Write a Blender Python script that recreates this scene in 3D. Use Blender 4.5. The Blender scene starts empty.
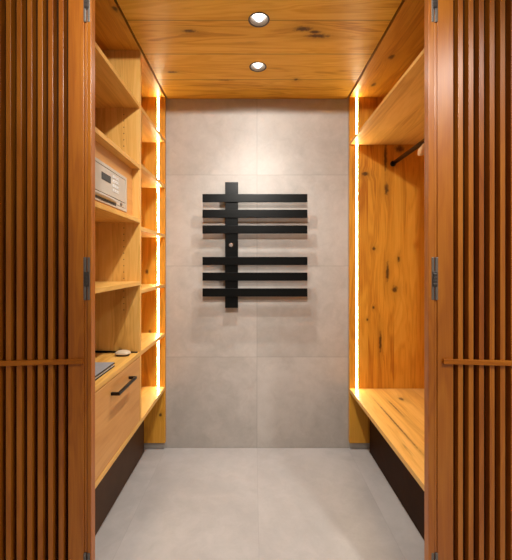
import bpy, bmesh, math, random
from mathutils import Vector, Matrix
random.seed(4)
S = bpy.context.scene
C = S.collection
PI = math.pi

# ------------------------------------------------------------------ dimensions (metres)
CAMZ = 1.213
D = 2.25            # back wall
F = 341.25          # focal length in pixels of a 512x560 frame
LX, RX = -0.577, 0.626    # front planes of the two fitted units
LB, RB = -1.03, 1.226     # their backs
Y0 = 1.205          # near ends of the units
HC = 2.30           # closet ceiling
YD = 1.10           # door plane
JCX = 0.0234        # centre of the doorway
GAP = 0.5605        # half width between the door edges
FRONT_W = 1.75
FRONT_Y = -1.5
FRONT_H = 2.44

# ------------------------------------------------------------------ node helpers
def new_mat(name):
    m = bpy.data.materials.new(name); m.use_nodes = True
    nt = m.node_tree
    b = nt.nodes['Principled BSDF']
    return m, nt, b

class N:
    def __init__(s, nt): s.nt = nt
    def __call__(s, t, **kw):
        n = s.nt.nodes.new(t)
        for k, v in kw.items(): setattr(n, k, v)
        return n
    def link(s, a, b): s.nt.links.new(a, b)
    def val(s, sock, v):
        if hasattr(v, 'is_output'): s.nt.links.new(v, sock)
        else: sock.default_value = v
    def math(s, op, a, b=0.0, c=None, clamp=False):
        n = s.nt.nodes.new('ShaderNodeMath'); n.operation = op; n.use_clamp = clamp
        s.val(n.inputs[0], a); s.val(n.inputs[1], b)
        if c is not None: s.val(n.inputs[2], c)
        return n.outputs[0]
    def comb(s, x, y, z):
        n = s.nt.nodes.new('ShaderNodeCombineXYZ')
        s.val(n.inputs[0], x); s.val(n.inputs[1], y); s.val(n.inputs[2], z)
        return n.outputs[0]
    def noise(s, vec, scale=1.0, detail=3.0, rough=0.5, dist=0.0):
        n = s.nt.nodes.new('ShaderNodeTexNoise')
        s.link(vec, n.inputs['Vector'])
        n.inputs['Scale'].default_value = scale; n.inputs['Detail'].default_value = detail
        n.inputs['Roughness'].default_value = rough; n.inputs['Distortion'].default_value = dist
        return n.outputs['Fac']
    def smooth(s, v, a, b, lo=0.0, hi=1.0):
        n = s.nt.nodes.new('ShaderNodeMapRange'); n.interpolation_type = 'SMOOTHSTEP'
        s.val(n.inputs['Value'], v)
        n.inputs['From Min'].default_value = a; n.inputs['From Max'].default_value = b
        n.inputs['To Min'].default_value = lo; n.inputs['To Max'].default_value = hi
        return n.outputs['Result']
    def mix(s, f, a, b, mode='MIX'):
        n = s.nt.nodes.new('ShaderNodeMix'); n.data_type = 'RGBA'; n.blend_type = mode
        s.val(n.inputs['Factor'], f)
        for sock, v in ((n.inputs[6], a), (n.inputs[7], b)):
            if hasattr(v, 'is_output'): s.link(v, sock)
            else: sock.default_value = (*v, 1)
        return n.outputs[2]

def wood(name, g, u, light, mid, dark, board=0.2, phase=0.0, knots=0.35, spots=(), cracks=0.5,
         seam=0.35, vary=0.22, rough=0.42, fine=0.32, spec=0.35, ringw=0.14, seamw=0.0018):
    """Knotty solid-wood boards. g: grain axis, u: axis across the boards (object coordinates)."""
    m, nt, b = new_mat(name)
    k = N(nt)
    tc = k('ShaderNodeTexCoord')
    sp = k('ShaderNodeSeparateXYZ'); k.link(tc.outputs['Object'], sp.inputs[0])
    ax = {'x': sp.outputs[0], 'y': sp.outputs[1], 'z': sp.outputs[2]}
    w = [a for a in 'xyz' if a not in (g, u)][0]
    G, U, W = ax[g], ax[u], ax[w]
    cell = k.math('DIVIDE', k.math('ADD', U, phase), board)
    bi = k.math('FLOOR', cell)
    fr = k.math('FRACT', cell)
    wn = k('ShaderNodeTexWhiteNoise', noise_dimensions='1D'); k.link(bi, wn.inputs['W'])
    rnd = wn.outputs['Value']
    Gs = k.math('ADD', G, k.math('MULTIPLY', rnd, 7.3))
    # knots: sparse cells, each with an elongated dark eye, which also bend the grain
    kv = k('ShaderNodeTexVoronoi', voronoi_dimensions='2D', feature='F1')
    kv.inputs['Scale'].default_value = 1.0
    k.link(k.comb(k.math('MULTIPLY', Gs, 2.0), k.math('MULTIPLY', U, 5.0), 0.0), kv.inputs['Vector'])
    ks = k('ShaderNodeSeparateColor'); k.link(kv.outputs['Color'], ks.inputs[0])
    pres = k.math('LESS_THAN', ks.outputs[0], knots)
    kd = k.math('ADD', kv.outputs['Distance'], k.math('MULTIPLY', k.math('SUBTRACT', k.noise(tc.outputs['Object'], 45, 2), 0.5), 0.05))
    eye = k.math('MULTIPLY', k.smooth(kd, 0.02, 0.075, 1, 0), pres)
    halo = k.math('MULTIPLY', k.smooth(kd, 0.03, 0.26, 1, 0), pres)
    for (sg, su, rg, ru) in spots:
        rg, ru = rg * 1.5, ru * 1.5
        dg = k.math('DIVIDE', k.math('SUBTRACT', G, sg), rg)
        du = k.math('DIVIDE', k.math('SUBTRACT', U, su), ru)
        d = k.math('SQRT', k.math('ADD', k.math('MULTIPLY', dg, dg), k.math('MULTIPLY', du, du)))
        d = k.math('ADD', d, k.math('MULTIPLY', k.math('SUBTRACT', k.noise(tc.outputs['Object'], 60, 3), 0.5), 1.0))
        eye = k.math('MAXIMUM', eye, k.smooth(d, 0.25, 1.0, 0.95, 0))
        halo = k.math('MAXIMUM', halo, k.smooth(d, 0.5, 3.2, 0.8, 0))
    Ud = k.math('ADD', U, k.math('MULTIPLY', halo, 0.018))
    P = k.comb(k.math('MULTIPLY', Gs, 0.9), k.math('MULTIPLY', Ud, 9.0), k.math('MULTIPLY', W, 9.0))
    broad = k.noise(P, 1.0, 3, 0.55, 0.6)
    rings = k.math('ABSOLUTE', k.math('SUBTRACT', k.math('FRACT', k.math('MULTIPLY', broad, 9.0)), 0.5))
    rings = k.smooth(rings, 0.0, 0.5)
    P2 = k.comb(k.math('MULTIPLY', Gs, 7.0), k.math('MULTIPLY', Ud, 230.0), k.math('MULTIPLY', W, 230.0))
    fib = k.noise(P2, 1.0, 2, 0.6)
    t = k.math('ADD', k.math('MULTIPLY', broad, 0.75), k.math('MULTIPLY', rings, ringw))
    t = k.math('ADD', t, k.math('MULTIPLY', k.math('SUBTRACT', fib, 0.5), fine))
    t = k.math('ADD', t, k.math('MULTIPLY', k.math('SUBTRACT', rnd, 0.5), vary))
    cr = k('ShaderNodeValToRGB'); k.link(t, cr.inputs[0])
    e = cr.color_ramp.elements
    e[0].position = 0.18; e[0].color = (*dark, 1)
    e[1].position = 0.78; e[1].color = (*light, 1)
    x = e.new(0.46); x.color = (*mid, 1)
    col = cr.outputs['Color']
    col = k.mix(k.math('MULTIPLY', halo, 0.45), col, tuple(c * 0.55 for c in mid))
    if cracks:
        P3 = k.comb(k.math('MULTIPLY', Gs, 2.6), k.math('MULTIPLY', Ud, 32.0), k.math('MULTIPLY', W, 3.0))
        cf = k.smooth(k.noise(P3, 1.0, 4, 0.6, 0.3), 0.66, 0.80, 0, cracks)
        col = k.mix(cf, col, tuple(c * 0.28 for c in mid))
    col = k.mix(k.math('MULTIPLY', eye, 0.88), col, (0.045, 0.016, 0.006))
    if seam:
        edge = k.math('MINIMUM', fr, k.math('SUBTRACT', 1.0, fr))
        sm = k.smooth(k.math('MULTIPLY', edge, board), seamw * 0.25, seamw, seam, 0)
        col = k.mix(sm, col, tuple(c * 0.22 for c in mid))
    k.link(col, b.inputs['Base Color'])
    b.inputs['Roughness'].default_value = rough
    b.inputs['Specular IOR Level'].default_value = spec
    bp = k('ShaderNodeBump'); bp.inputs['Strength'].default_value = 0.12; bp.inputs['Distance'].default_value = 0.001
    k.link(fib, bp.inputs['Height']); k.link(bp.outputs[0], b.inputs['Normal'])
    return m

def plain(name, col, rough=0.5, metal=0.0, spec=0.5, var=0.0, scale=20):
    m, nt, b = new_mat(name); k = N(nt)
    tc = k('ShaderNodeTexCoord')
    f = k.noise(tc.outputs['Object'], scale, 4)
    k.link(k.mix(f, tuple(c * (1 - var) for c in col), tuple(min(1, c * (1 + var)) for c in col)), b.inputs['Base Color'])
    b.inputs['Roughness'].default_value = rough; b.inputs['Metallic'].default_value = metal
    b.inputs['Specular IOR Level'].default_value = spec
    return m

def glow(name, col, strength):
    m, nt, b = new_mat(name)
    b.inputs['Base Color'].default_value = (0.9, 0.9, 0.9, 1)
    b.inputs['Emission Color'].default_value = (*col, 1)
    b.inputs['Emission Strength'].default_value = strength
    return m

def tile(name, a, bcol, pu, pv, ou, ov, axu, axv, rough=0.4, joint=0.5, gap=0.0016):
    """Large cement-look tiles with hairline joints."""
    m, nt, b = new_mat(name); k = N(nt)
    tc = k('ShaderNodeTexCoord')
    sp = k('ShaderNodeSeparateXYZ'); k.link(tc.outputs['Object'], sp.inputs[0])
    ax = {'x': sp.outputs[0], 'y': sp.outputs[1], 'z': sp.outputs[2]}
    cu = k.math('DIVIDE', k.math('SUBTRACT', ax[axu], ou), pu)
    cv = k.math('DIVIDE', k.math('SUBTRACT', ax[axv], ov), pv)
    fu, fv = k.math('FRACT', cu), k.math('FRACT', cv)
    iu, iv = k.math('FLOOR', cu), k.math('FLOOR', cv)
    wn = k('ShaderNodeTexWhiteNoise', noise_dimensions='2D'); k.link(k.comb(iu, iv, 0), wn.inputs['Vector'])
    va = k('ShaderNodeVectorMath', operation='ADD'); k.link(tc.outputs['Object'], va.inputs[0])
    k.link(k.comb(k.math('MULTIPLY', iu, 5.7), k.math('MULTIPLY', iv, 3.1), k.math('MULTIPLY', iu, 2.9)), va.inputs[1])
    p = va.outputs[0]
    n1 = k.noise(p, 2.2, 5, 0.6, 0.5)
    n2 = k.noise(p, 11, 5, 0.65, 0.8)
    n3 = k.noise(p, 90, 3, 0.6)
    t = k.math('ADD', k.math('MULTIPLY', n1, 0.62), k.math('ADD', k.math('MULTIPLY', n2, 0.34), k.math('MULTIPLY', n3, 0.10)))
    t = k.math('ADD', t, k.math('MULTIPLY', k.math('SUBTRACT', wn.outputs['Value'], 0.5), 0.10))
    col = k.mix(k.smooth(t, 0.34, 0.74), a, bcol)
    eu = k.math('MULTIPLY', k.math('MINIMUM', fu, k.math('SUBTRACT', 1.0, fu)), pu)
    ev = k.math('MULTIPLY', k.math('MINIMUM', fv, k.math('SUBTRACT', 1.0, fv)), pv)
    j = k.smooth(k.math('MINIMUM', eu, ev), gap * 0.5, gap, joint, 0)
    col = k.mix(j, col, tuple(c * 0.45 for c in a))
    k.link(col, b.inputs['Base Color'])
    k.link(k.smooth(n2, 0.2, 0.8, rough - 0.06, rough + 0.08), b.inputs['Roughness'])
    b.inputs['Specular IOR Level'].default_value = 0.4
    bp = k('ShaderNodeBump'); bp.inputs['Strength'].default_value = 0.08; bp.inputs['Distance'].default_value = 0.002
    k.link(n2, bp.inputs['Height']); k.link(bp.outputs[0], b.inputs['Normal'])
    return m

# ------------------------------------------------------------------ materials
OAK_L, OAK_M, OAK_D = (0.78, 0.475, 0.190), (0.70, 0.385, 0.125), (0.52, 0.245, 0.062)
OAK_L, OAK_M, OAK_D = (0.84, 0.510, 0.165), (0.75, 0.420, 0.102), (0.54, 0.255, 0.045)
PL = dict(light=OAK_L, mid=OAK_M, dark=OAK_D)
KL = dict(light=(0.82, 0.465, 0.070), mid=(0.71, 0.360, 0.036), dark=(0.40, 0.155, 0.009))   # knottier, more golden boards
# points on the closet ceiling / far wardrobe end seen in the photograph, in metres
def on_ceiling(px, py):
    s = (264 - py) / (HC - CAMZ); return (F / s, (px - 253.5) / s)        # (y, x)
def on_end(px, py):
    return (CAMZ - (py - 264) / 151.7, (px - 253.5) / 151.7)              # (z, x)

cs = []
for (px, py, rx, ry) in ((303, 29, .038, .016), (296, 79.5, .012, .010), (189, 31, .03, .010), (318, 36, .05, .014), (172, 72, .03, .009), (225, 80, .04, .004)):
    y, x = on_ceiling(px, py); cs.append((x, y, rx, ry))
RLW = dict(light=(0.80, 0.405, 0.058), mid=(0.69, 0.315, 0.030), dark=(0.42, 0.135, 0.008))
M_CEIL = wood('knotty_oak_ceiling', 'x', 'y', board=0.245, phase=0.193, knots=0.22, spots=cs, cracks=0.75, ringw=0.24, vary=0.34, seam=0.6, seamw=0.005, rough=0.35, spec=0.15, **KL)
es = []
for (px, py, rz, rx) in ((372.5, 249, .012, .010), (384, 158, .085, .010), (385, 190, .035, .012), (397, 259, .016, .008), (364, 175, .012, .024),
                         (393, 289, .022, .016), (386, 272, .06, .010), (379, 341, .06, .008), (366, 319, .009, .007), (372, 307, .009, .008), (398, 150, .02, .03)):
    z, x = on_end(px, py); es.append((z, x - RX, rz, rx))
M_RVERT = wood('knotty_oak_vertical', 'z', 'x', board=0.17, phase=0.05, knots=0.08, spots=es, cracks=0.4, vary=0.12, seam=0.2, **RLW)
M_RBENCH = wood('knotty_oak_bench', 'y', 'x', board=0.21, phase=0.02, knots=0.25, spots=((1.75 - Y0, .722 - RX, .26, .0042), (2.05 - Y0, .888 - RX, .022, .014), (1.92 - Y0, .80 - RX, .10, .004), (1.55 - Y0, .83 - RX, .02, .012)), cracks=0.95, vary=0.15, seam=0.45, rough=0.36, **PL)
ts = []
for (px, py) in ((391.5, 57), (373.6, 84.7)):
    y, x = on_ceiling(px, py); ts.append((y - Y0, x - RX, .020, .014))
M_RTOP = wood('knotty_oak_top', 'y', 'x', board=0.30, phase=0.0, knots=0.05, spots=ts, cracks=0.25, vary=0.12, seam=0.15, **RLW)
M_RBACK = wood('oak_back_boards', 'z', 'y', board=0.22, knots=0.2, cracks=0.4, **KL)
M_LVERT = wood('oak_upright', 'z', 'x', board=0.5, phase=0.21, knots=0.04, cracks=0.12, vary=0.1, seam=0.0, **PL)
M_LEND = wood('oak_end_board', 'z', 'x', board=0.5, phase=0.21, knots=0.05, spots=((1.16, -.118, .014, .011), (.23, -.03, .012, .008)), cracks=0.25, vary=0.1, seam=0.0, **RLW)
y, x = on_ceiling(115, 9)
M_LSHELF = wood('oak_shelf_board', 'y', 'x', board=0.5, phase=0.23, knots=0.05, cracks=0.2, vary=0.1, seam=0.0, **PL)
M_LTOP = wood('oak_top_board', 'y', 'x', board=0.5, phase=0.23, knots=0.05, spots=((y - Y0, x - LX, .016, .010),), cracks=0.3, vary=0.1, seam=0.0, **RLW)
M_LFRONT = wood('oak_drawer_veneer', 'y', 'z', board=0.6, phase=0.1, knots=0.0, cracks=0.05, vary=0.05, seam=0.0, fine=0.22, ringw=0.06, light=(0.78, 0.43, 0.155), mid=(0.68, 0.345, 0.105), dark=(0.52, 0.225, 0.050))
M_LBACK = wood('oak_shelf_back', 'z', 'y', board=0.3, knots=0.1, cracks=0.2, **PL)
LARCH = dict(light=(0.54, 0.190, 0.014), mid=(0.43, 0.124, 0.005), dark=(0.29, 0.068, 0.003))
M_SLAT = wood('larch_slats', 'z', 'x', board=0.0317, phase=0.0, knots=0.06, cracks=0.2, vary=0.2, seam=0.0, rough=0.34, spec=0.65, **LARCH)
M_STILE = wood('larch_frame', 'z', 'x', board=0.6, phase=0.1, knots=0.02, cracks=0.15, vary=0.05, seam=0.0, rough=0.34, spec=0.65, **LARCH)
M_RAIL = wood('larch_rail', 'x', 'z', board=0.6, phase=0.1, knots=0.02, cracks=0.15, vary=0.05, seam=0.0, rough=0.45, **LARCH)
M_DARKWOOD = plain('dark_stained_board', (0.045, 0.018, 0.006), 0.55, spec=0.06, var=0.25, scale=14)
M_DARKWOOD_LIT = plain('dark_board_lit_copy', (0.085, 0.042, 0.020), 0.5, spec=0.15, var=0.3, scale=9)  # same dark plinth board, lightened to paint in the brighter light on the left
M_GAP = plain('dark_shadow_gap_lining', (0.06, 0.028, 0.012), 0.7, var=0.2)
M_WALL = tile('cement_wall_tile', (0.405, 0.376, 0.343), (0.555, 0.522, 0.482), 0.6, 0.6, 0.023, 0.0, 'x', 'z', rough=0.42, joint=0.6)
M_FLOOR = tile('cement_floor_tile', (0.375, 0.352, 0.338), (0.485, 0.458, 0.440), 0.6, 1.2, 0.023, 0.15, 'x', 'y', rough=0.40, joint=0.22)
M_PLASTER = plain('painted_plaster', (0.62, 0.56, 0.50), 0.8, var=0.04, scale=6)
M_BLACK = plain('black_powder_coat', (0.004, 0.0042, 0.004), 0.30, spec=0.13, var=0.2, scale=60)
M_BLACKMETAL = plain('dark_bronze_metal', (0.012, 0.009, 0.007), 0.35, metal=0.2, spec=0.3, var=0.2)
M_STEEL = plain('brushed_hinge_steel', (0.22, 0.20, 0.18), 0.5, metal=0.8, var=0.1, scale=50)
M_STEELDARK = plain('dark_hinge_joint', (0.10, 0.085, 0.075), 0.45, metal=0.7, var=0.1)
M_RODSTEEL = plain('polished_dark_rod', (0.07, 0.05, 0.042), 0.25, metal=0.95, var=0.1)
M_CHROME = plain('chrome', (0.75, 0.75, 0.75), 0.15, metal=1.0)
M_WHITE = plain('white_enamel', (0.80, 0.80, 0.80), 0.35, var=0.03)
M_REFL = plain('satin_grey_reflector', (0.72, 0.71, 0.70), 0.4, var=0.03)
M_SAFE = plain('ivory_safe_paint', (0.56, 0.50, 0.42), 0.45, var=0.05, scale=30)
M_SAFEGREY = plain('grey_print', (0.30, 0.27, 0.26), 0.6, var=0.1)
M_SCREEN = plain('black_display', (0.02, 0.018, 0.016), 0.15, var=0.1)
M_GREY = plain('grey_cover_card', (0.28, 0.28, 0.29), 0.6, var=0.10, scale=80)
M_PAPER = plain('paper_edges', (0.60, 0.56, 0.52), 0.8, var=0.1, scale=200)
M_PALE = plain('pale_bone_lacquer', (0.56, 0.45, 0.31), 0.4, var=0.06, scale=40)
M_BRISTLE = plain('dark_bristle', (0.035, 0.022, 0.014), 0.8, var=0.5, scale=300)
M_HANGER = wood('light_beech', 'x', 'z', board=0.5, knots=0.0, cracks=0.0, vary=0.0, seam=0.0, light=(0.78, 0.50, 0.24), mid=(0.70, 0.42, 0.18), dark=(0.55, 0.30, 0.11))
M_LED = glow('warm_led_diffuser', (1.0, 0.82, 0.50), 88.0)
M_LENS = glow('downlight_lens', (1.0, 0.95, 0.88), 2.6)

# ------------------------------------------------------------------ mesh helpers
def box(bm, x0, x1, y0, y1, z0, z1, bev=0.0, mi=0):
    t = bmesh.new()
    bmesh.ops.create_cube(t, size=1.0)
    for v in t.verts:
        v.co = Vector(((x0 + x1) / 2 + v.co.x * (x1 - x0), (y0 + y1) / 2 + v.co.y * (y1 - y0), (z0 + z1) / 2 + v.co.z * (z1 - z0)))
    if bev: bmesh.ops.bevel(t, geom=t.edges[:], offset=bev, segments=2, profile=0.5, affect='EDGES')
    for f in t.faces: f.material_index = mi
    merge(bm, t)

def merge(bm, t):
    me = bpy.data.meshes.new('tmp'); t.to_mesh(me); t.free()
    bm.from_mesh(me); bpy.data.meshes.remove(me)

def cyl(bm, a, b, r, seg=24, r2=None, mi=0, bev=0.0):
    a, b = Vector(a), Vector(b); d = b - a
    t = bmesh.new()
    bmesh.ops.create_cone(t, cap_ends=True, segments=seg, radius1=r, radius2=r if r2 is None else r2, depth=d.length)
    if bev:
        ed = [e for e in t.edges if len(e.link_faces) == 2 and any(len(f.verts) > 4 for f in e.link_faces)]
        bmesh.ops.bevel(t, geom=ed, offset=bev, segments=2, profile=0.5, affect='EDGES')
    q = d.to_track_quat('Z', 'Y').to_matrix().to_4x4()
    t.transform(Matrix.Translation((a + b) / 2) @ q)
    for f in t.faces: f.material_index = mi; f.smooth = len(f.verts) == 4
    merge(bm, t)

def lathe(bm, prof, c=(0, 0, 0), seg=40, mi=0, smooth=True, close=False):
    rings = []
    for (r, z) in prof:
        rings.append([bm.verts.new((c[0] + r * math.cos(2 * PI * i / seg), c[1] + r * math.sin(2 * PI * i / seg), c[2] + z)) for i in range(seg)])
    n = len(rings)
    for j in range(n if close else n - 1):
        a, b = rings[j], rings[(j + 1) % n]
        for i in range(seg):
            f = bm.faces.new((a[i], a[(i + 1) % seg], b[(i + 1) % seg], b[i])); f.smooth = smooth; f.material_index = mi

def tube(bm, pts, r, seg=10, rs=None):
    pts = [Vector(p) for p in pts]; rings = []
    up = Vector((0, 1, 0))
    for i, p in enumerate(pts):
        d = (pts[min(i + 1, len(pts) - 1)] - pts[max(i - 1, 0)]).normalized()
        s = d.cross(up)
        if s.length < 1e-4: s = d.cross(Vector((1, 0, 0)))
        s.normalize(); n = s.cross(d)
        rr = rs[i] if rs else r
        rings.append([bm.verts.new(p + s * rr * math.cos(2 * PI * k / seg) + n * rr * math.sin(2 * PI * k / seg)) for k in range(seg)])
    for a, b in zip(rings, rings[1:]):
        for k in range(seg):
            f = bm.faces.new((a[k], a[(k + 1) % seg], b[(k + 1) % seg], b[k])); f.smooth = True
    bm.faces.new(rings[0]); bm.faces.new(list(reversed(rings[-1])))

def obj(name, bm, mats, parent=None, base=None):
    """Link bm (drawn in world coordinates) as ONE object with its origin at base / the parent's base."""
    o_ = Vector(base) if base is not None else (parent_base(parent) if parent else Vector((0, 0, 0)))
    bmesh.ops.recalc_face_normals(bm, faces=bm.faces[:])
    bm.transform(Matrix.Translation(-o_))
    me = bpy.data.meshes.new(name); bm.to_mesh(me); bm.free()
    for m in (mats if isinstance(mats, (list, tuple)) else [mats]): me.materials.append(m)
    o = bpy.data.objects.new(name, me); C.objects.link(o)
    if parent: o.parent = parent
    else: o.location = o_
    return o

def parent_base(p):
    v = Vector(p.location)
    while p.parent: p = p.parent; v = v + Vector(p.location)
    return v

def tag(o, label=None, cat=None, group=None, kind=None):
    for k_, v in (('label', label), ('category', cat), ('group', group), ('kind', kind)):
        if v: o[k_] = v
    return o

def thing(name, loc, label, cat, group=None, kind=None, rz=0.0):
    o = bpy.data.objects.new(name, None); C.objects.link(o)
    o.location = loc; o.rotation_euler.z = rz; o.empty_display_size = 0.05
    return tag(o, label, cat, group, kind)

def part(name, mat, parent, *boxes, bev=0.0012):
    bm = bmesh.new()
    for b_ in boxes: box(bm, *b_, bev=bev)
    return obj(name, bm, mat, parent)

def struct(name, mat, label, cat, *boxes, bev=0.0):
    bm = bmesh.new()
    for b_ in boxes: box(bm, *b_, bev=bev)
    return tag(obj(name, bm, mat), label, cat, None, 'structure')

# ------------------------------------------------------------------ setting
WL, WR = LB - 0.02, RB + 0.02
struct('floor', M_FLOOR, 'pale grey cement-look tiled floor between the two wooden units', 'floor',
       (-FRONT_W, FRONT_W, FRONT_Y, D, -0.06, 0.0))
struct('wall_back', M_WALL, 'warm grey cement-look tiled wall behind the black towel radiator', 'wall',
       (-FRONT_W, FRONT_W, D, D + 0.1, -0.06, FRONT_H))
struct('wall_left', M_PLASTER, 'closet wall behind the left shelf unit', 'wall', (WL - 0.1, WL, 1.2, D, 0, FRONT_H))
struct('wall_right', M_PLASTER, 'closet wall behind the right wardrobe', 'wall', (WR, WR + 0.1, 1.2, D, 0, FRONT_H))
struct('wall_front', M_PLASTER, 'partition around the doorway behind the slatted doors', 'wall',
       (-FRONT_W, JCX - 0.64, 1.135, 1.2, 0, FRONT_H), (JCX + 0.64, FRONT_W, 1.135, 1.2, 0, FRONT_H), (JCX - 0.64, JCX + 0.64, 1.135, 1.2, 2.36, FRONT_H))

# closet ceiling: boards with two round cut-outs
LIGHTS = [(0.0243, 1.519), (0.0245, 1.882)]
LR = 0.0455
bm = bmesh.new()
cx0, cx1 = LX + 0.012, RX - 0.012
box(bm, cx0, cx1, 1.2, D - 0.003, HC, HC + 0.022)
ceil_o = obj('ceiling', bm, M_CEIL)
cut = bmesh.new()
for (lx, ly) in LIGHTS: cyl(cut, (lx, ly, HC - 0.05), (lx, ly, HC + 0.1), LR, 48)
cut_o = obj('cutter', cut, M_CEIL)
md = ceil_o.modifiers.new('cut', 'BOOLEAN'); md.object = cut_o; md.operation = 'DIFFERENCE'; md.solver = 'EXACT'
dg = bpy.context.evaluated_depsgraph_get()
me2 = bpy.data.meshes.new_from_object(ceil_o.evaluated_get(dg))
ceil_o.modifiers.clear(); ceil_o.data = me2; me2.name = 'ceiling'
for p_ in me2.polygons: p_.use_smooth = False
bpy.data.objects.remove(cut_o)
tag(ceil_o, 'knotty oak board ceiling with two recessed downlights', 'ceiling', None, 'structure')
struct('trim_1', M_GAP, 'dark lining above the oak ceiling boards', 'trim', (WL, WR, 1.2, D, HC + 0.11, HC + 0.125))

# room in front of the doorway
struct('wall_outer_left', M_PLASTER, 'left wall of the room before the doorway', 'wall', (-FRONT_W - 0.1, -FRONT_W, FRONT_Y, D, 0, FRONT_H))
struct('wall_outer_right', M_PLASTER, 'right wall of the room before the doorway', 'wall', (FRONT_W, FRONT_W + 0.1, FRONT_Y, D, 0, FRONT_H))
struct('wall_outer_back', M_PLASTER, 'wall behind the viewer', 'wall', (-FRONT_W, FRONT_W, FRONT_Y - 0.1, FRONT_Y, 0, FRONT_H))
struct('ceiling_outer', M_PLASTER, 'plain ceiling of the room before the doorway', 'ceiling', (-FRONT_W, FRONT_W, FRONT_Y, D + 0.1, FRONT_H, FRONT_H + 0.05))

# door frame: two jambs and a head board
for sgn, nm, side in ((-1, 'trim_2', 'left'), (1, 'trim_3', 'right')):
    bm = bmesh.new()
    g = JCX + sgn * (GAP - 0.0015); i_ = g - sgn * (0.0125 if sgn < 0 else 0.018); q_ = JCX + sgn * 0.585; e_ = JCX + sgn * 0.64
    xs = sorted((i_, g)); box(bm, xs[0], xs[1], YD, 1.128, 0, 2.36, bev=0.0012)
    xs = sorted((g, e_)); box(bm, xs[0], xs[1], 1.1335, 1.14, 0, 2.36)
    xs = sorted((q_, e_)); box(bm, xs[0], xs[1], 1.139, 1.198, 0, 2.36)
    o = obj(nm, bm, M_STILE, base=(g, YD, 0))
    tag(o, 'slim larch door jamb on the %s side of the doorway' % side, 'door frame', None, 'structure')
struct('trim_4', M_RAIL, 'larch head board over the doorway', 'door frame', (JCX - 0.55, JCX + 0.55, YD, 1.13, 2.32, 2.36), bev=0.001)

# ------------------------------------------------------------------ slatted doors
def make_door(nm, sgn, label):
    hx = JCX + sgn * GAP
    t = thing(nm, (hx, YD, 0.012), label, 'slatted door', 'open slatted larch doors beside the doorway', 'structure', rz=0)
    H0, H1, W, T = 0.012, 2.30, 0.505, 0.032
    SW = 0.0575
    def bx(bm, a, b, y0, y1, z0, z1, bev=0.001):
        xs = sorted((hx + sgn * a, hx + sgn * b)); box(bm, xs[0], xs[1], YD + y0, YD + y1, z0, z1, bev)
    for a, b in ((0.0, SW), (W - SW, W)):
        bm = bmesh.new()
        if a == 0.0:
            bx(bm, 0.0, 0.0085, 0.0035, T, H0, H1); bx(bm, 0.0088, SW, 0.0, T, H0, H1)
        else: bx(bm, a, b, 0.0, T, H0, H1)
        obj('stile', bm, M_STILE, t)
    bm = bmesh.new(); bx(bm, SW, W - SW, 0.001, T - 0.001, H0, H0 + 0.09); obj('bottom_rail', bm, M_RAIL, t)
    bm = bmesh.new(); bx(bm, SW, W - SW, 0.001, T - 0.001, H1 - 0.06, H1); obj('top_rail', bm, M_RAIL, t)
    bm = bmesh.new()
    pitch = 0.0317; x_ = SW + 0.0145
    while x_ + 0.0152 < W - SW:
        bx(bm, x_, x_ + 0.0150, 0.0, 0.026, H0 + 0.09, H1 - 0.06); x_ += pitch
    obj('slat_panel', bm, M_SLAT, t)
    bm = bmesh.new(); bx(bm, SW, W - SW, 0.027, T, H0 + 0.09, H1 - 0.06, 0.0); obj('backing', bm, M_DARKWOOD, t)
    bm = bmesh.new(); bx(bm, 0.010 if sgn < 0 else 0.024, W - 0.02, -0.009, -0.0005, 0.893, 0.909, 0.0012); obj('cross_bar', bm, M_RAIL, t)
    for zc in (0.213, 1.166, 2.062):
        h = obj('hinge', hinge_plate(hx, sgn, zc), M_STEEL, t)
        bm = bmesh.new(); box(bm, hx - 0.0075, hx + 0.0075, YD - 0.0045, YD - 0.0018, zc - 0.026, zc + 0.022, 0.0008)
        for q in range(4): box(bm, hx - 0.006, hx + 0.006, YD - 0.006, YD - 0.004, zc - 0.022 + q * 0.011, zc - 0.016 + q * 0.011, 0.0006)
        j = obj('hinge_joint', bm, M_STEELDARK, h, base=(hx, YD, 0.012)); 
    t.rotation_euler.z = sgn * math.radians(-5.5)
    return t
def hinge_plate(hx, sgn, zc):
    bm = bmesh.new()
    for s in (-1, 1):
        xs = sorted((hx + s * 0.0015, hx + s * 0.0105))
        box(bm, xs[0], xs[1], YD - 0.002, YD + 0.0045, zc - 0.069, zc + 0.069, 0.0016)
        for q in (-1, 1):
            cyl(bm, (hx + s * 0.006, YD - 0.0028, zc + q * 0.05), (hx + s * 0.006, YD - 0.001, zc + q * 0.05), 0.0032, 12)
    return bm
make_door('door_1', -1, 'open slatted larch door left of the doorway, darker of the pair')
make_door('door_2', 1, 'open slatted larch door right of the doorway, brightly lit near its top')

# ------------------------------------------------------------------ left shelf unit
T2 = 0.020
YV = 1.734                      # divider
lu = thing('shelf_unit', (LX, Y0, 0.0), 'fitted oak shelf unit with drawer and glowing light strip, left of the aisle', 'shelf unit')
EY = D - 0.026                  # face of the end board
part('end_panel', M_LEND, lu, (LB, LX, EY, D - 0.002, 0.045, HC))
part('side_panel', M_LVERT, lu, (LB, LX, Y0, Y0 + T2, 0.425, HC))
part('back_panel', M_LBACK, lu, (LB - 0.012, LB, Y0, D - 0.002, 0.10, HC))
part('top_panel', M_LTOP, lu, (LB, LX, Y0 + T2, D - 0.002, HC, HC + T2))
bm = bmesh.new()
box(bm, LB, LX, YV, YV + T2, 0.7652, HC - 0.0005, bev=0.001)
for z in [0.98 + 0.032 * i for i in range(36)]:
    if abs(z - 1.117) < .02 or abs(z - 1.435) < .02 or abs(z - 1.70) < .02 or abs(z - 2.015) < .02: continue
    cyl(bm, (LX - 0.082, YV - 0.0004, z), (LX - 0.082, YV + 0.004, z), 0.0026, 10, mi=1)
obj('divider', bm, [M_LVERT, M_GAP], lu)
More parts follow.
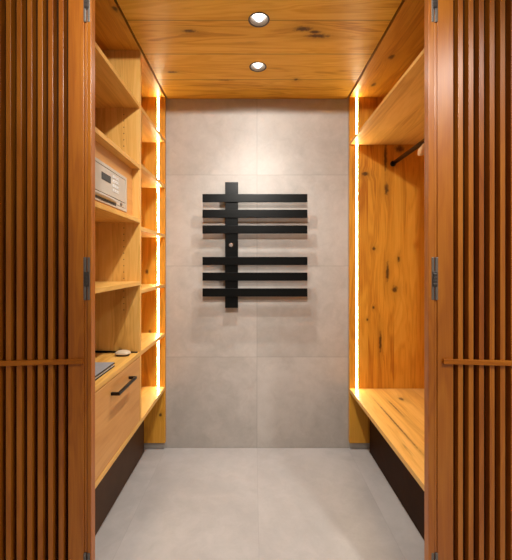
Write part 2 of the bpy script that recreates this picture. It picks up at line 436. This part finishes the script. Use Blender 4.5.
part('drawer_side', M_LVERT, lu, (LB, LX, YV, YV + T2, 0.415, 0.744))
for z in (2.005, 1.695, 1.422, 1.105):
    part('shelf', M_LSHELF, lu, (LB, LX, Y0 + T2, YV, z, z + T2))
for z in (2.005, 1.708, 1.386, 1.062):
    part('shelf', M_LSHELF, lu, (LB, LX, YV + T2, EY - 0.0008, z, z + T2))
part('counter_board', M_LSHELF, lu, (LB, LX, Y0 + T2, EY - 0.0008, 0.744, 0.765))
part('bottom_panel', M_LSHELF, lu, (LB, LX, Y0 + T2, EY - 0.0008, 0.392, 0.415))
part('plinth', M_DARKWOOD_LIT, lu, (LX - 0.145, LX - 0.129, Y0, D - 0.05, 0.0, 0.392))
dr = part('drawer', M_LFRONT, lu, (LX - 0.018, LX - 0.001, Y0 + T2 + 0.003, YV - 0.001, 0.418, 0.7405))
bm = bmesh.new()
hb = LX + 0.030
box(bm, hb - 0.005, hb + 0.005, 1.381, 1.588, 0.680, 0.692, bev=0.001)
for y in (1.381, 1.577): box(bm, LX - 0.001, hb - 0.004, y, y + 0.011, 0.680, 0.692, bev=0.001)
obj('drawer_handle', bm, M_BLACKMETAL, dr, base=(LX, Y0, 0)); 
bm = bmesh.new()
sx = (158.2 - 253.5) / 153.4
box(bm, sx - 0.0044, sx + 0.0044, EY - 0.0006, EY + 0.004, 0.418, HC - 0.002)
obj('light_strip', bm, M_LED, lu)

# ------------------------------------------------------------------ right wardrobe
ru = thing('open_wardrobe', (RX, Y0, 0.0), 'open knotty oak wardrobe with bench, hanging rail and glowing light strip, right of the aisle', 'wardrobe')
part('end_panel', M_RVERT, ru, (RX, RB, EY, D - 0.002, 0.045, HC))
part('side_panel', M_RVERT, ru, (RX, RB, Y0, Y0 + T2, 0.0, HC))
part('back_panel', M_RBACK, ru, (RB, RB + 0.012, Y0, D - 0.002, 0.10, HC))
part('top_panel', M_RTOP, ru, (RX, RB, Y0 + T2, D - 0.002, HC, HC + T2))
part('shelf', M_LSHELF, ru, (RX, RB, Y0 + T2, EY - 0.0008, 1.990, 1.990 + 0.016))
part('bench', M_RBENCH, ru, (RX, RB, Y0 + T2, EY - 0.0008, 0.378, 0.402))
part('plinth', M_DARKWOOD, ru, (RX + 0.122, RX + 0.138, Y0 + T2, D - 0.05, 0.0, 0.378))
bm = bmesh.new()
sx = (356.8 - 253.5) / 153.4
box(bm, sx - 0.0044, sx + 0.0044, EY - 0.0006, EY + 0.004, 0.404, HC - 0.002)
obj('light_strip', bm, M_LED, ru)
ROD = (0.908, 1.866)
bm = bmesh.new()
cyl(bm, (0, Y0 + T2, 0), (0, EY, 0), 0.0150, 32)
for v in bm.verts: v.co.x = v.co.x * 0.55 + ROD[0]; v.co.z += ROD[1]
rod = obj('hanging_rail', bm, M_RODSTEEL, ru)
for ya, yb in ((EY - 0.009, EY), (Y0 + T2, Y0 + T2 + 0.009)):
    bm = bmesh.new(); cyl(bm, (ROD[0], ya, ROD[1]), (ROD[0], yb, ROD[1]), 0.0185, 28, bev=0.001); obj('rail_socket', bm, M_BLACKMETAL, rod, base=(RX, Y0, 0))

# wooden hanger on the rail (only its shoulder shows past the jamb)
hy = 1.424
hg = thing('clothes_hanger', (ROD[0], hy, ROD[1]), 'pale wooden clothes hanger on the right wardrobe rail, its tip showing by the jamb', 'clothes hanger')
bm = bmesh.new()
prof = []
NS = 28
for i in range(NS + 1):
    s = -1 + 2 * i / NS
    x = ROD[0] + s * 0.208
    z = ROD[1] - 0.075 - 0.105 * abs(s) ** 1.25
    y = hy + 0.018 * abs(s) ** 2
    hh = 0.016 + 0.009 * abs(s); th = 0.008 + 0.006 * abs(s)
    if abs(s) > 0.94: hh *= 0.6
    prof.append([bm.verts.new((x, y + th * math.cos(a), z + hh * math.sin(a))) for a in [2 * PI * k_ / 12 for k_ in range(12)]])
for a, b_ in zip(prof, prof[1:]):
    for k_ in range(12):
        f = bm.faces.new((a[k_], a[(k_ + 1) % 12], b_[(k_ + 1) % 12], b_[k_])); f.smooth = True
bm.faces.new(prof[0]); bm.faces.new(list(reversed(prof[-1])))
obj('shoulder_bar', bm, M_HANGER, hg)
bm = bmesh.new()
HR = 0.0148
HR = 0.0172
pts = [(ROD[0], hy, ROD[1] - 0.07), (ROD[0], hy, ROD[1] - 0.035)]
pts += [(ROD[0] + HR * math.cos(a), hy, ROD[1] + HR * math.sin(a)) for a in [math.radians(-80 + 12.5 * i) for i in range(21)]]
tube(bm, pts, 0.0018, 8)
obj('hook', bm, M_CHROME, hg)
bm = bmesh.new()
cyl(bm, (ROD[0] - 0.165, hy + 0.01, ROD[1] - 0.150), (ROD[0] + 0.165, hy + 0.01, ROD[1] - 0.150), 0.005, 12)
obj('trouser_bar', bm, M_HANGER, hg)

# ------------------------------------------------------------------ downlights
for i, ((lx, ly), lab) in enumerate(zip(LIGHTS, ('recessed round white ceiling downlight nearer the doorway', 'recessed round white ceiling downlight nearer the tiled back wall'))):
    t = thing('downlight', (lx, ly, HC), lab, 'downlight', 'recessed ceiling downlights')
    bm = bmesh.new()
    lathe(bm, [(LR - 0.0042, -0.0015), (LR + 0.0022, -0.0015), (LR + 0.0022, -0.0002), (LR - 0.0008, 0.0), (LR - 0.0008, 0.010), (LR - 0.0042, 0.010)], (lx, ly, HC), close=True)
    obj('trim_ring', bm, M_STEELDARK, t)
    bm = bmesh.new()
    lathe(bm, [(LR - 0.0045, 0.0), (0.0275, 0.040), (0.0275, 0.048), (LR - 0.0015, 0.048), (LR - 0.0015, 0.012), (LR - 0.0045, 0.0112)], (lx, ly, HC), close=True)
    obj('reflector', bm, M_REFL, t)
    bm = bmesh.new()
    lathe(bm, [(0.0005, -0.005)] + [(0.0240 * math.sin(q * PI / 20), 0.0190 - 0.0240 * math.cos(q * PI / 20)) for q in range(1, 11)] + [(0.0240, 0.046), (0.0005, 0.046)], (lx, ly, HC))
    obj('lens', bm, M_LENS, t)
    ld = bpy.data.lights.new('downlight_lamp', 'SPOT'); ld.energy = 80; ld.color = (1.0, 0.96, 0.90)
    ld.spot_size = math.radians(178); ld.spot_blend = 0.0; ld.shadow_soft_size = 0.02
    ld.use_nodes = True; k = N(ld.node_tree)                     # photometric curve of the fitting: beam plus wide spill, cut off near the ceiling
    em = ld.node_tree.nodes['Emission']
    sz_ = k('ShaderNodeSeparateXYZ'); k.link(k('ShaderNodeTexCoord').outputs['Normal'], sz_.inputs[0])
    cz = k.math('ABSOLUTE', sz_.outputs[2])
    k.link(k.math('MULTIPLY', k.math('ADD', 0.028, k.math('MULTIPLY', k.math('POWER', cz, 6.0), 0.972)), k.smooth(cz, 0.04, 0.17)), em.inputs['Strength'])
    lo = bpy.data.objects.new('lamp', ld); C.objects.link(lo); lo.parent = t; lo.location = (0, 0, -0.028)

# ------------------------------------------------------------------ towel radiator
def bwx(px): return (px - 253.5) / 152.0 * (2.19 / D) if False else (px - 253.5) * 2.185 / F
def bwz(py): return CAMZ - (py - 264) * 2.185 / F
tr = thing('towel_radiator', (bwx(231.5), D, bwz(307.5)), 'black flat-bar towel radiator with six bars on the grey tiled wall', 'towel radiator')
bm = bmesh.new()
box(bm, bwx(225), bwx(238), 2.186, 2.212, bwz(308), bwz(182), bev=0.002)
obj('post', bm, M_BLACK, tr)
for py in (198.3, 213.9, 229.6, 261.0, 276.6, 292.4):
    bm = bmesh.new(); z = bwz(py)
    box(bm, bwx(202.6), bwx(307.3), 2.176, 2.188, z - 0.0262, z + 0.0262, bev=0.002)
    obj('bar', bm, M_BLACK, tr)
for py in (206, 284):
    bm = bmesh.new(); cyl(bm, (bwx(231.5), 2.21, bwz(py)), (bwx(231.5), D - 0.001, bwz(py)), 0.012, 20)
    cyl(bm, (bwx(231.5), D - 0.006, bwz(py)), (bwx(231.5), D - 0.0005, bwz(py)), 0.022, 24); obj('wall_bracket', bm, M_BLACK, tr)
bm = bmesh.new(); cyl(bm, (bwx(231), 2.1805, bwz(245)), (bwx(231), 2.187, bwz(245)), 0.0135, 28, bev=0.0015); kn = obj('control_button', bm, M_CHROME, tr)
bm = bmesh.new(); cyl(bm, (bwx(231), 2.1795, bwz(245)), (bwx(231), 2.1808, bwz(245)), 0.0055, 20); obj('button_cap', bm, M_SAFEGREY, kn, base=tr.location)

# ------------------------------------------------------------------ hotel safe
SX = -0.612; sz0, sz1 = 1.463, 1.628; sy0, sy1 = 1.262, 1.650
sf = thing('safe', (SX, (sy0 + sy1) / 2, sz0 - 0.02), 'ivory electronic safe with black display on the left shelf unit', 'safe')
part('body', M_SAFE, sf, (-0.95, SX - 0.012, sy0, sy1, 1.4422, sz1), bev=0.002)
bm = bmesh.new()
# front frame around the door
box(bm, SX - 0.012, SX, sy0, sy0 + 0.016, sz0, sz1, bev=0.001); box(bm, SX - 0.012, SX, sy1 - 0.016, sy1, sz0, sz1, bev=0.001)
box(bm, SX - 0.012, SX, sy0 + 0.016, sy1 - 0.016, sz0, sz0 + 0.014, bev=0.001); box(bm, SX - 0.012, SX, sy0 + 0.016, sy1 - 0.016, sz1 - 0.014, sz1, bev=0.001)
obj('door_frame', bm, M_SAFE, sf)
part('fascia', M_LFRONT, lu, (-0.634, -0.616, Y0 + T2, sy0 - 0.0005, 1.442, 1.695), (-0.634, -0.616, sy1 + 0.0005, YV, 1.442, 1.695), (-0.634, -0.616, sy0 - 0.0005, sy1 + 0.0005, sz1 + 0.0005, 1.695), bev=0.0)
part('fascia', M_LFRONT, lu, (-0.6235, -0.616, sy0, sy1, 1.442, sz0 - 0.0005), bev=0.0)
dz0, dz1, dy0, dy1 = sz0 + 0.0158, sz1 - 0.0158, sy0 + 0.0178, sy1 - 0.0178
bm = bmesh.new()
box(bm, SX - 0.011, SX - 0.0005, dy0, dy1, 1.5045, dz1, bev=0.0012); box(bm, SX - 0.011, SX - 0.0005, dy0, dy1, dz0, 1.5015, bev=0.0012)
sd = obj('safe_door', bm, M_SAFE, sf)
bs = sf.location
def sub(name, mat, *boxes, bev=0.0008):
    bm = bmesh.new()
    for b_ in boxes: box(bm, *b_, bev=bev)
    return obj(name, bm, mat, sd, base=bs)
sub('display', M_SCREEN, (SX - 0.001, SX + 0.0015, 1.375, 1.4615, 1.557, 1.587))
bm = bmesh.new()
for i in range(4):
    for j in range(3):
        yk, zk = 1.492 + j * 0.023, 1.594 - i * 0.0195
        box(bm, SX - 0.001, SX + 0.002, yk - 0.0075, yk + 0.0075, zk - 0.006, zk + 0.006, bev=0.0012)
obj('keypad', bm, M_WHITE, sd, base=bs)
bm = bmesh.new()
for i in range(4):
    for j in range(3):
        yk, zk = 1.492 + j * 0.023, 1.594 - i * 0.0195
        box(bm, SX + 0.0018, SX + 0.0023, yk - 0.002, yk + 0.002, zk - 0.003, zk + 0.003)
obj('key_marks', bm, M_SAFEGREY, sd, base=bs)
# lever handle under the seam, the shadow below it drawn as a flat dark strip
sub('lever_shadow', M_STEELDARK, (SX - 0.001, SX + 0.0006, 1.296, 1.520, 1.4705, 1.483))
bm = bmesh.new()
n_ = 14; rg = []
for i in range(n_ + 1):
    s = i / n_; y = 1.29 + 0.235 * s
    zc = 1.4905 - 0.002 * s; hh = 0.0092 - 0.004 * s ** 3; pr = 0.014 * math.sin(PI * min(1, s * 0.9 + 0.1)) + 0.003
    rg.append([bm.verts.new((SX + pr * max(0, math.cos(a)) - 0.001, y, zc + hh * math.sin(a))) for a in [2 * PI * q / 12 for q in range(12)]])
for a, b_ in zip(rg, rg[1:]):
    for q in range(12): f = bm.faces.new((a[q], a[(q + 1) % 12], b_[(q + 1) % 12], b_[q])); f.smooth = True
bm.faces.new(rg[0]); bm.faces.new(list(reversed(rg[-1])))
obj('lever', bm, M_SAFE, sd, base=bs)
bm = bmesh.new(); cyl(bm, (SX - 0.001, 1.575, 1.489), (SX + 0.004, 1.575, 1.489), 0.008, 24, bev=0.001); obj('key_lock', bm, M_STEEL, sd, base=bs)

# ------------------------------------------------------------------ things on the drawer top
CT = 0.7653
bk = thing('folder', (-0.735, 1.372, CT), 'flat grey folder with dark edges lying on the drawer top', 'folder')
bm = bmesh.new(); box(bm, -0.865, -0.606, 1.252, 1.492, CT, CT + 0.0045, bev=0.0008); obj('back_cover', bm, M_BLACK, bk)
bm = bmesh.new()
for q in range(3): box(bm, -0.862, -0.608 - 0.003 * (q % 2), 1.255, 1.489, CT + 0.0047 + q * 0.0028, CT + 0.0068 + q * 0.0028, bev=0.0005)
obj('pages', bm, M_PAPER, bk)
bm = bmesh.new(); box(bm, -0.865, -0.606, 1.252, 1.492, CT + 0.0130, CT + 0.0165, bev=0.0006); fc = obj('cover_board', bm, M_BLACK, bk)
bm = bmesh.new(); box(bm, -0.865, -0.608, 1.252, 1.490, CT + 0.0166, CT + 0.0190, bev=0.0008); obj('front_cover', bm, M_GREY, bk)
br = thing('brush', (-0.640, 1.672, CT), 'small pale rounded brush with dark underside on the drawer top', 'brush')
def loaf(bm, cx, cy, z0, z1, rx, ry, p=2.6, dome=True):
    seg, st = 36, 8; rings = []
    for j in range(st + 1):
        v = j / st
        k_ = math.sqrt(max(0.0, 1 - (v * 0.98) ** 2.2)) if dome else 1.0
        z = z0 + (z1 - z0) * v
        ring = []
        for i in range(seg):
            a = 2 * PI * i / seg
            c_, s_ = math.cos(a), math.sin(a)
            ring.append(bm.verts.new((cx + rx * k_ * math.copysign(abs(c_) ** (2 / p), c_), cy + ry * k_ * math.copysign(abs(s_) ** (2 / p), s_), z)))
        rings.append(ring)
    for a, b_ in zip(rings, rings[1:]):
        for i in range(seg): f = bm.faces.new((a[i], a[(i + 1) % seg], b_[(i + 1) % seg], b_[i])); f.smooth = True
    bm.faces.new(rings[0]); bm.faces.new(list(reversed(rings[-1])))
bm = bmesh.new(); loaf(bm, -0.640, 1.672, CT + 0.0005, CT + 0.009, 0.030, 0.024, 3, False); obj('bristles', bm, M_BRISTLE, br)
bm = bmesh.new(); loaf(bm, -0.640, 1.672, CT + 0.009, CT + 0.026, 0.037, 0.029, 2.6); obj('handle_block', bm, M_PALE, br)
sh = thing('shoe_horn', (-0.74, 1.722, CT), 'long thin black shoehorn-like strip lying along the divider behind the pale brush', 'shoehorn')
bm = bmesh.new()
n_ = 20; rg = []
for i in range(n_ + 1):
    s = i / n_; x = -0.92 + 0.335 * s
    w = 0.008 - 0.003 * s; h_ = 0.0075 - 0.0045 * s
    rg.append([bm.verts.new((x, 1.721 + w * math.cos(a), CT + h_ + h_ * math.sin(a))) for a in [2 * PI * q / 12 for q in range(12)]])
for a, b_ in zip(rg, rg[1:]):
    for q in range(12): f = bm.faces.new((a[q], a[(q + 1) % 12], b_[(q + 1) % 12], b_[q])); f.smooth = True
bm.faces.new(rg[0]); bm.faces.new(list(reversed(rg[-1])))
obj('blade', bm, M_BLACK, sh)

# ------------------------------------------------------------------ light of the room before the doorway
def lamp(name, loc, energy, size, angle, blend, col, rot=(0, 0, 0)):
    ld = bpy.data.lights.new(name, 'SPOT'); ld.energy = energy; ld.color = col
    ld.spot_size = math.radians(angle); ld.spot_blend = blend; ld.shadow_soft_size = size
    o = bpy.data.objects.new(name, ld); C.objects.link(o); o.location = loc; o.rotation_euler = rot
lamp('room_lamp', (0.98, 0.02, 2.42), 118, 0.05, 150, 0.9, (1.0, 0.97, 0.93))
aim = (Vector((0.0, 2.2, 1.65)) - Vector((-0.035, -0.18, 2.42))).to_track_quat('-Z', 'Y').to_euler()
lamp('room_lamp', (-0.035, -0.18, 2.42), 168, 0.03, 71, 1.0, (1.0, 0.95, 0.88), aim)
lamp('room_lamp', (-0.55, -0.6, 2.42), 30, 0.05, 150, 0.9, (1.0, 0.95, 0.88))

w = bpy.data.worlds.new('World'); S.world = w; w.use_nodes = True
w.node_tree.nodes['Background'].inputs[0].default_value = (0.9, 0.85, 0.8, 1)
w.node_tree.nodes['Background'].inputs[1].default_value = 0.1

# ------------------------------------------------------------------ camera and view
cd = bpy.data.cameras.new('Camera'); cam = bpy.data.objects.new('Camera', cd); C.objects.link(cam)
cam.location = (0, 0, CAMZ); cam.rotation_euler = (PI / 2, 0, 0)
cd.sensor_width = 36; cd.sensor_fit = 'AUTO'; cd.lens = F * 36 / 560
cd.shift_x = 2.5 / 560; cd.shift_y = -16 / 560; cd.clip_start = 0.02
S.camera = cam
S.view_settings.view_transform = 'Standard'; S.view_settings.look = 'None'
S.view_settings.exposure = 0.0; S.view_settings.gamma = 1.0; S.view_settings.use_curve_mapping = False
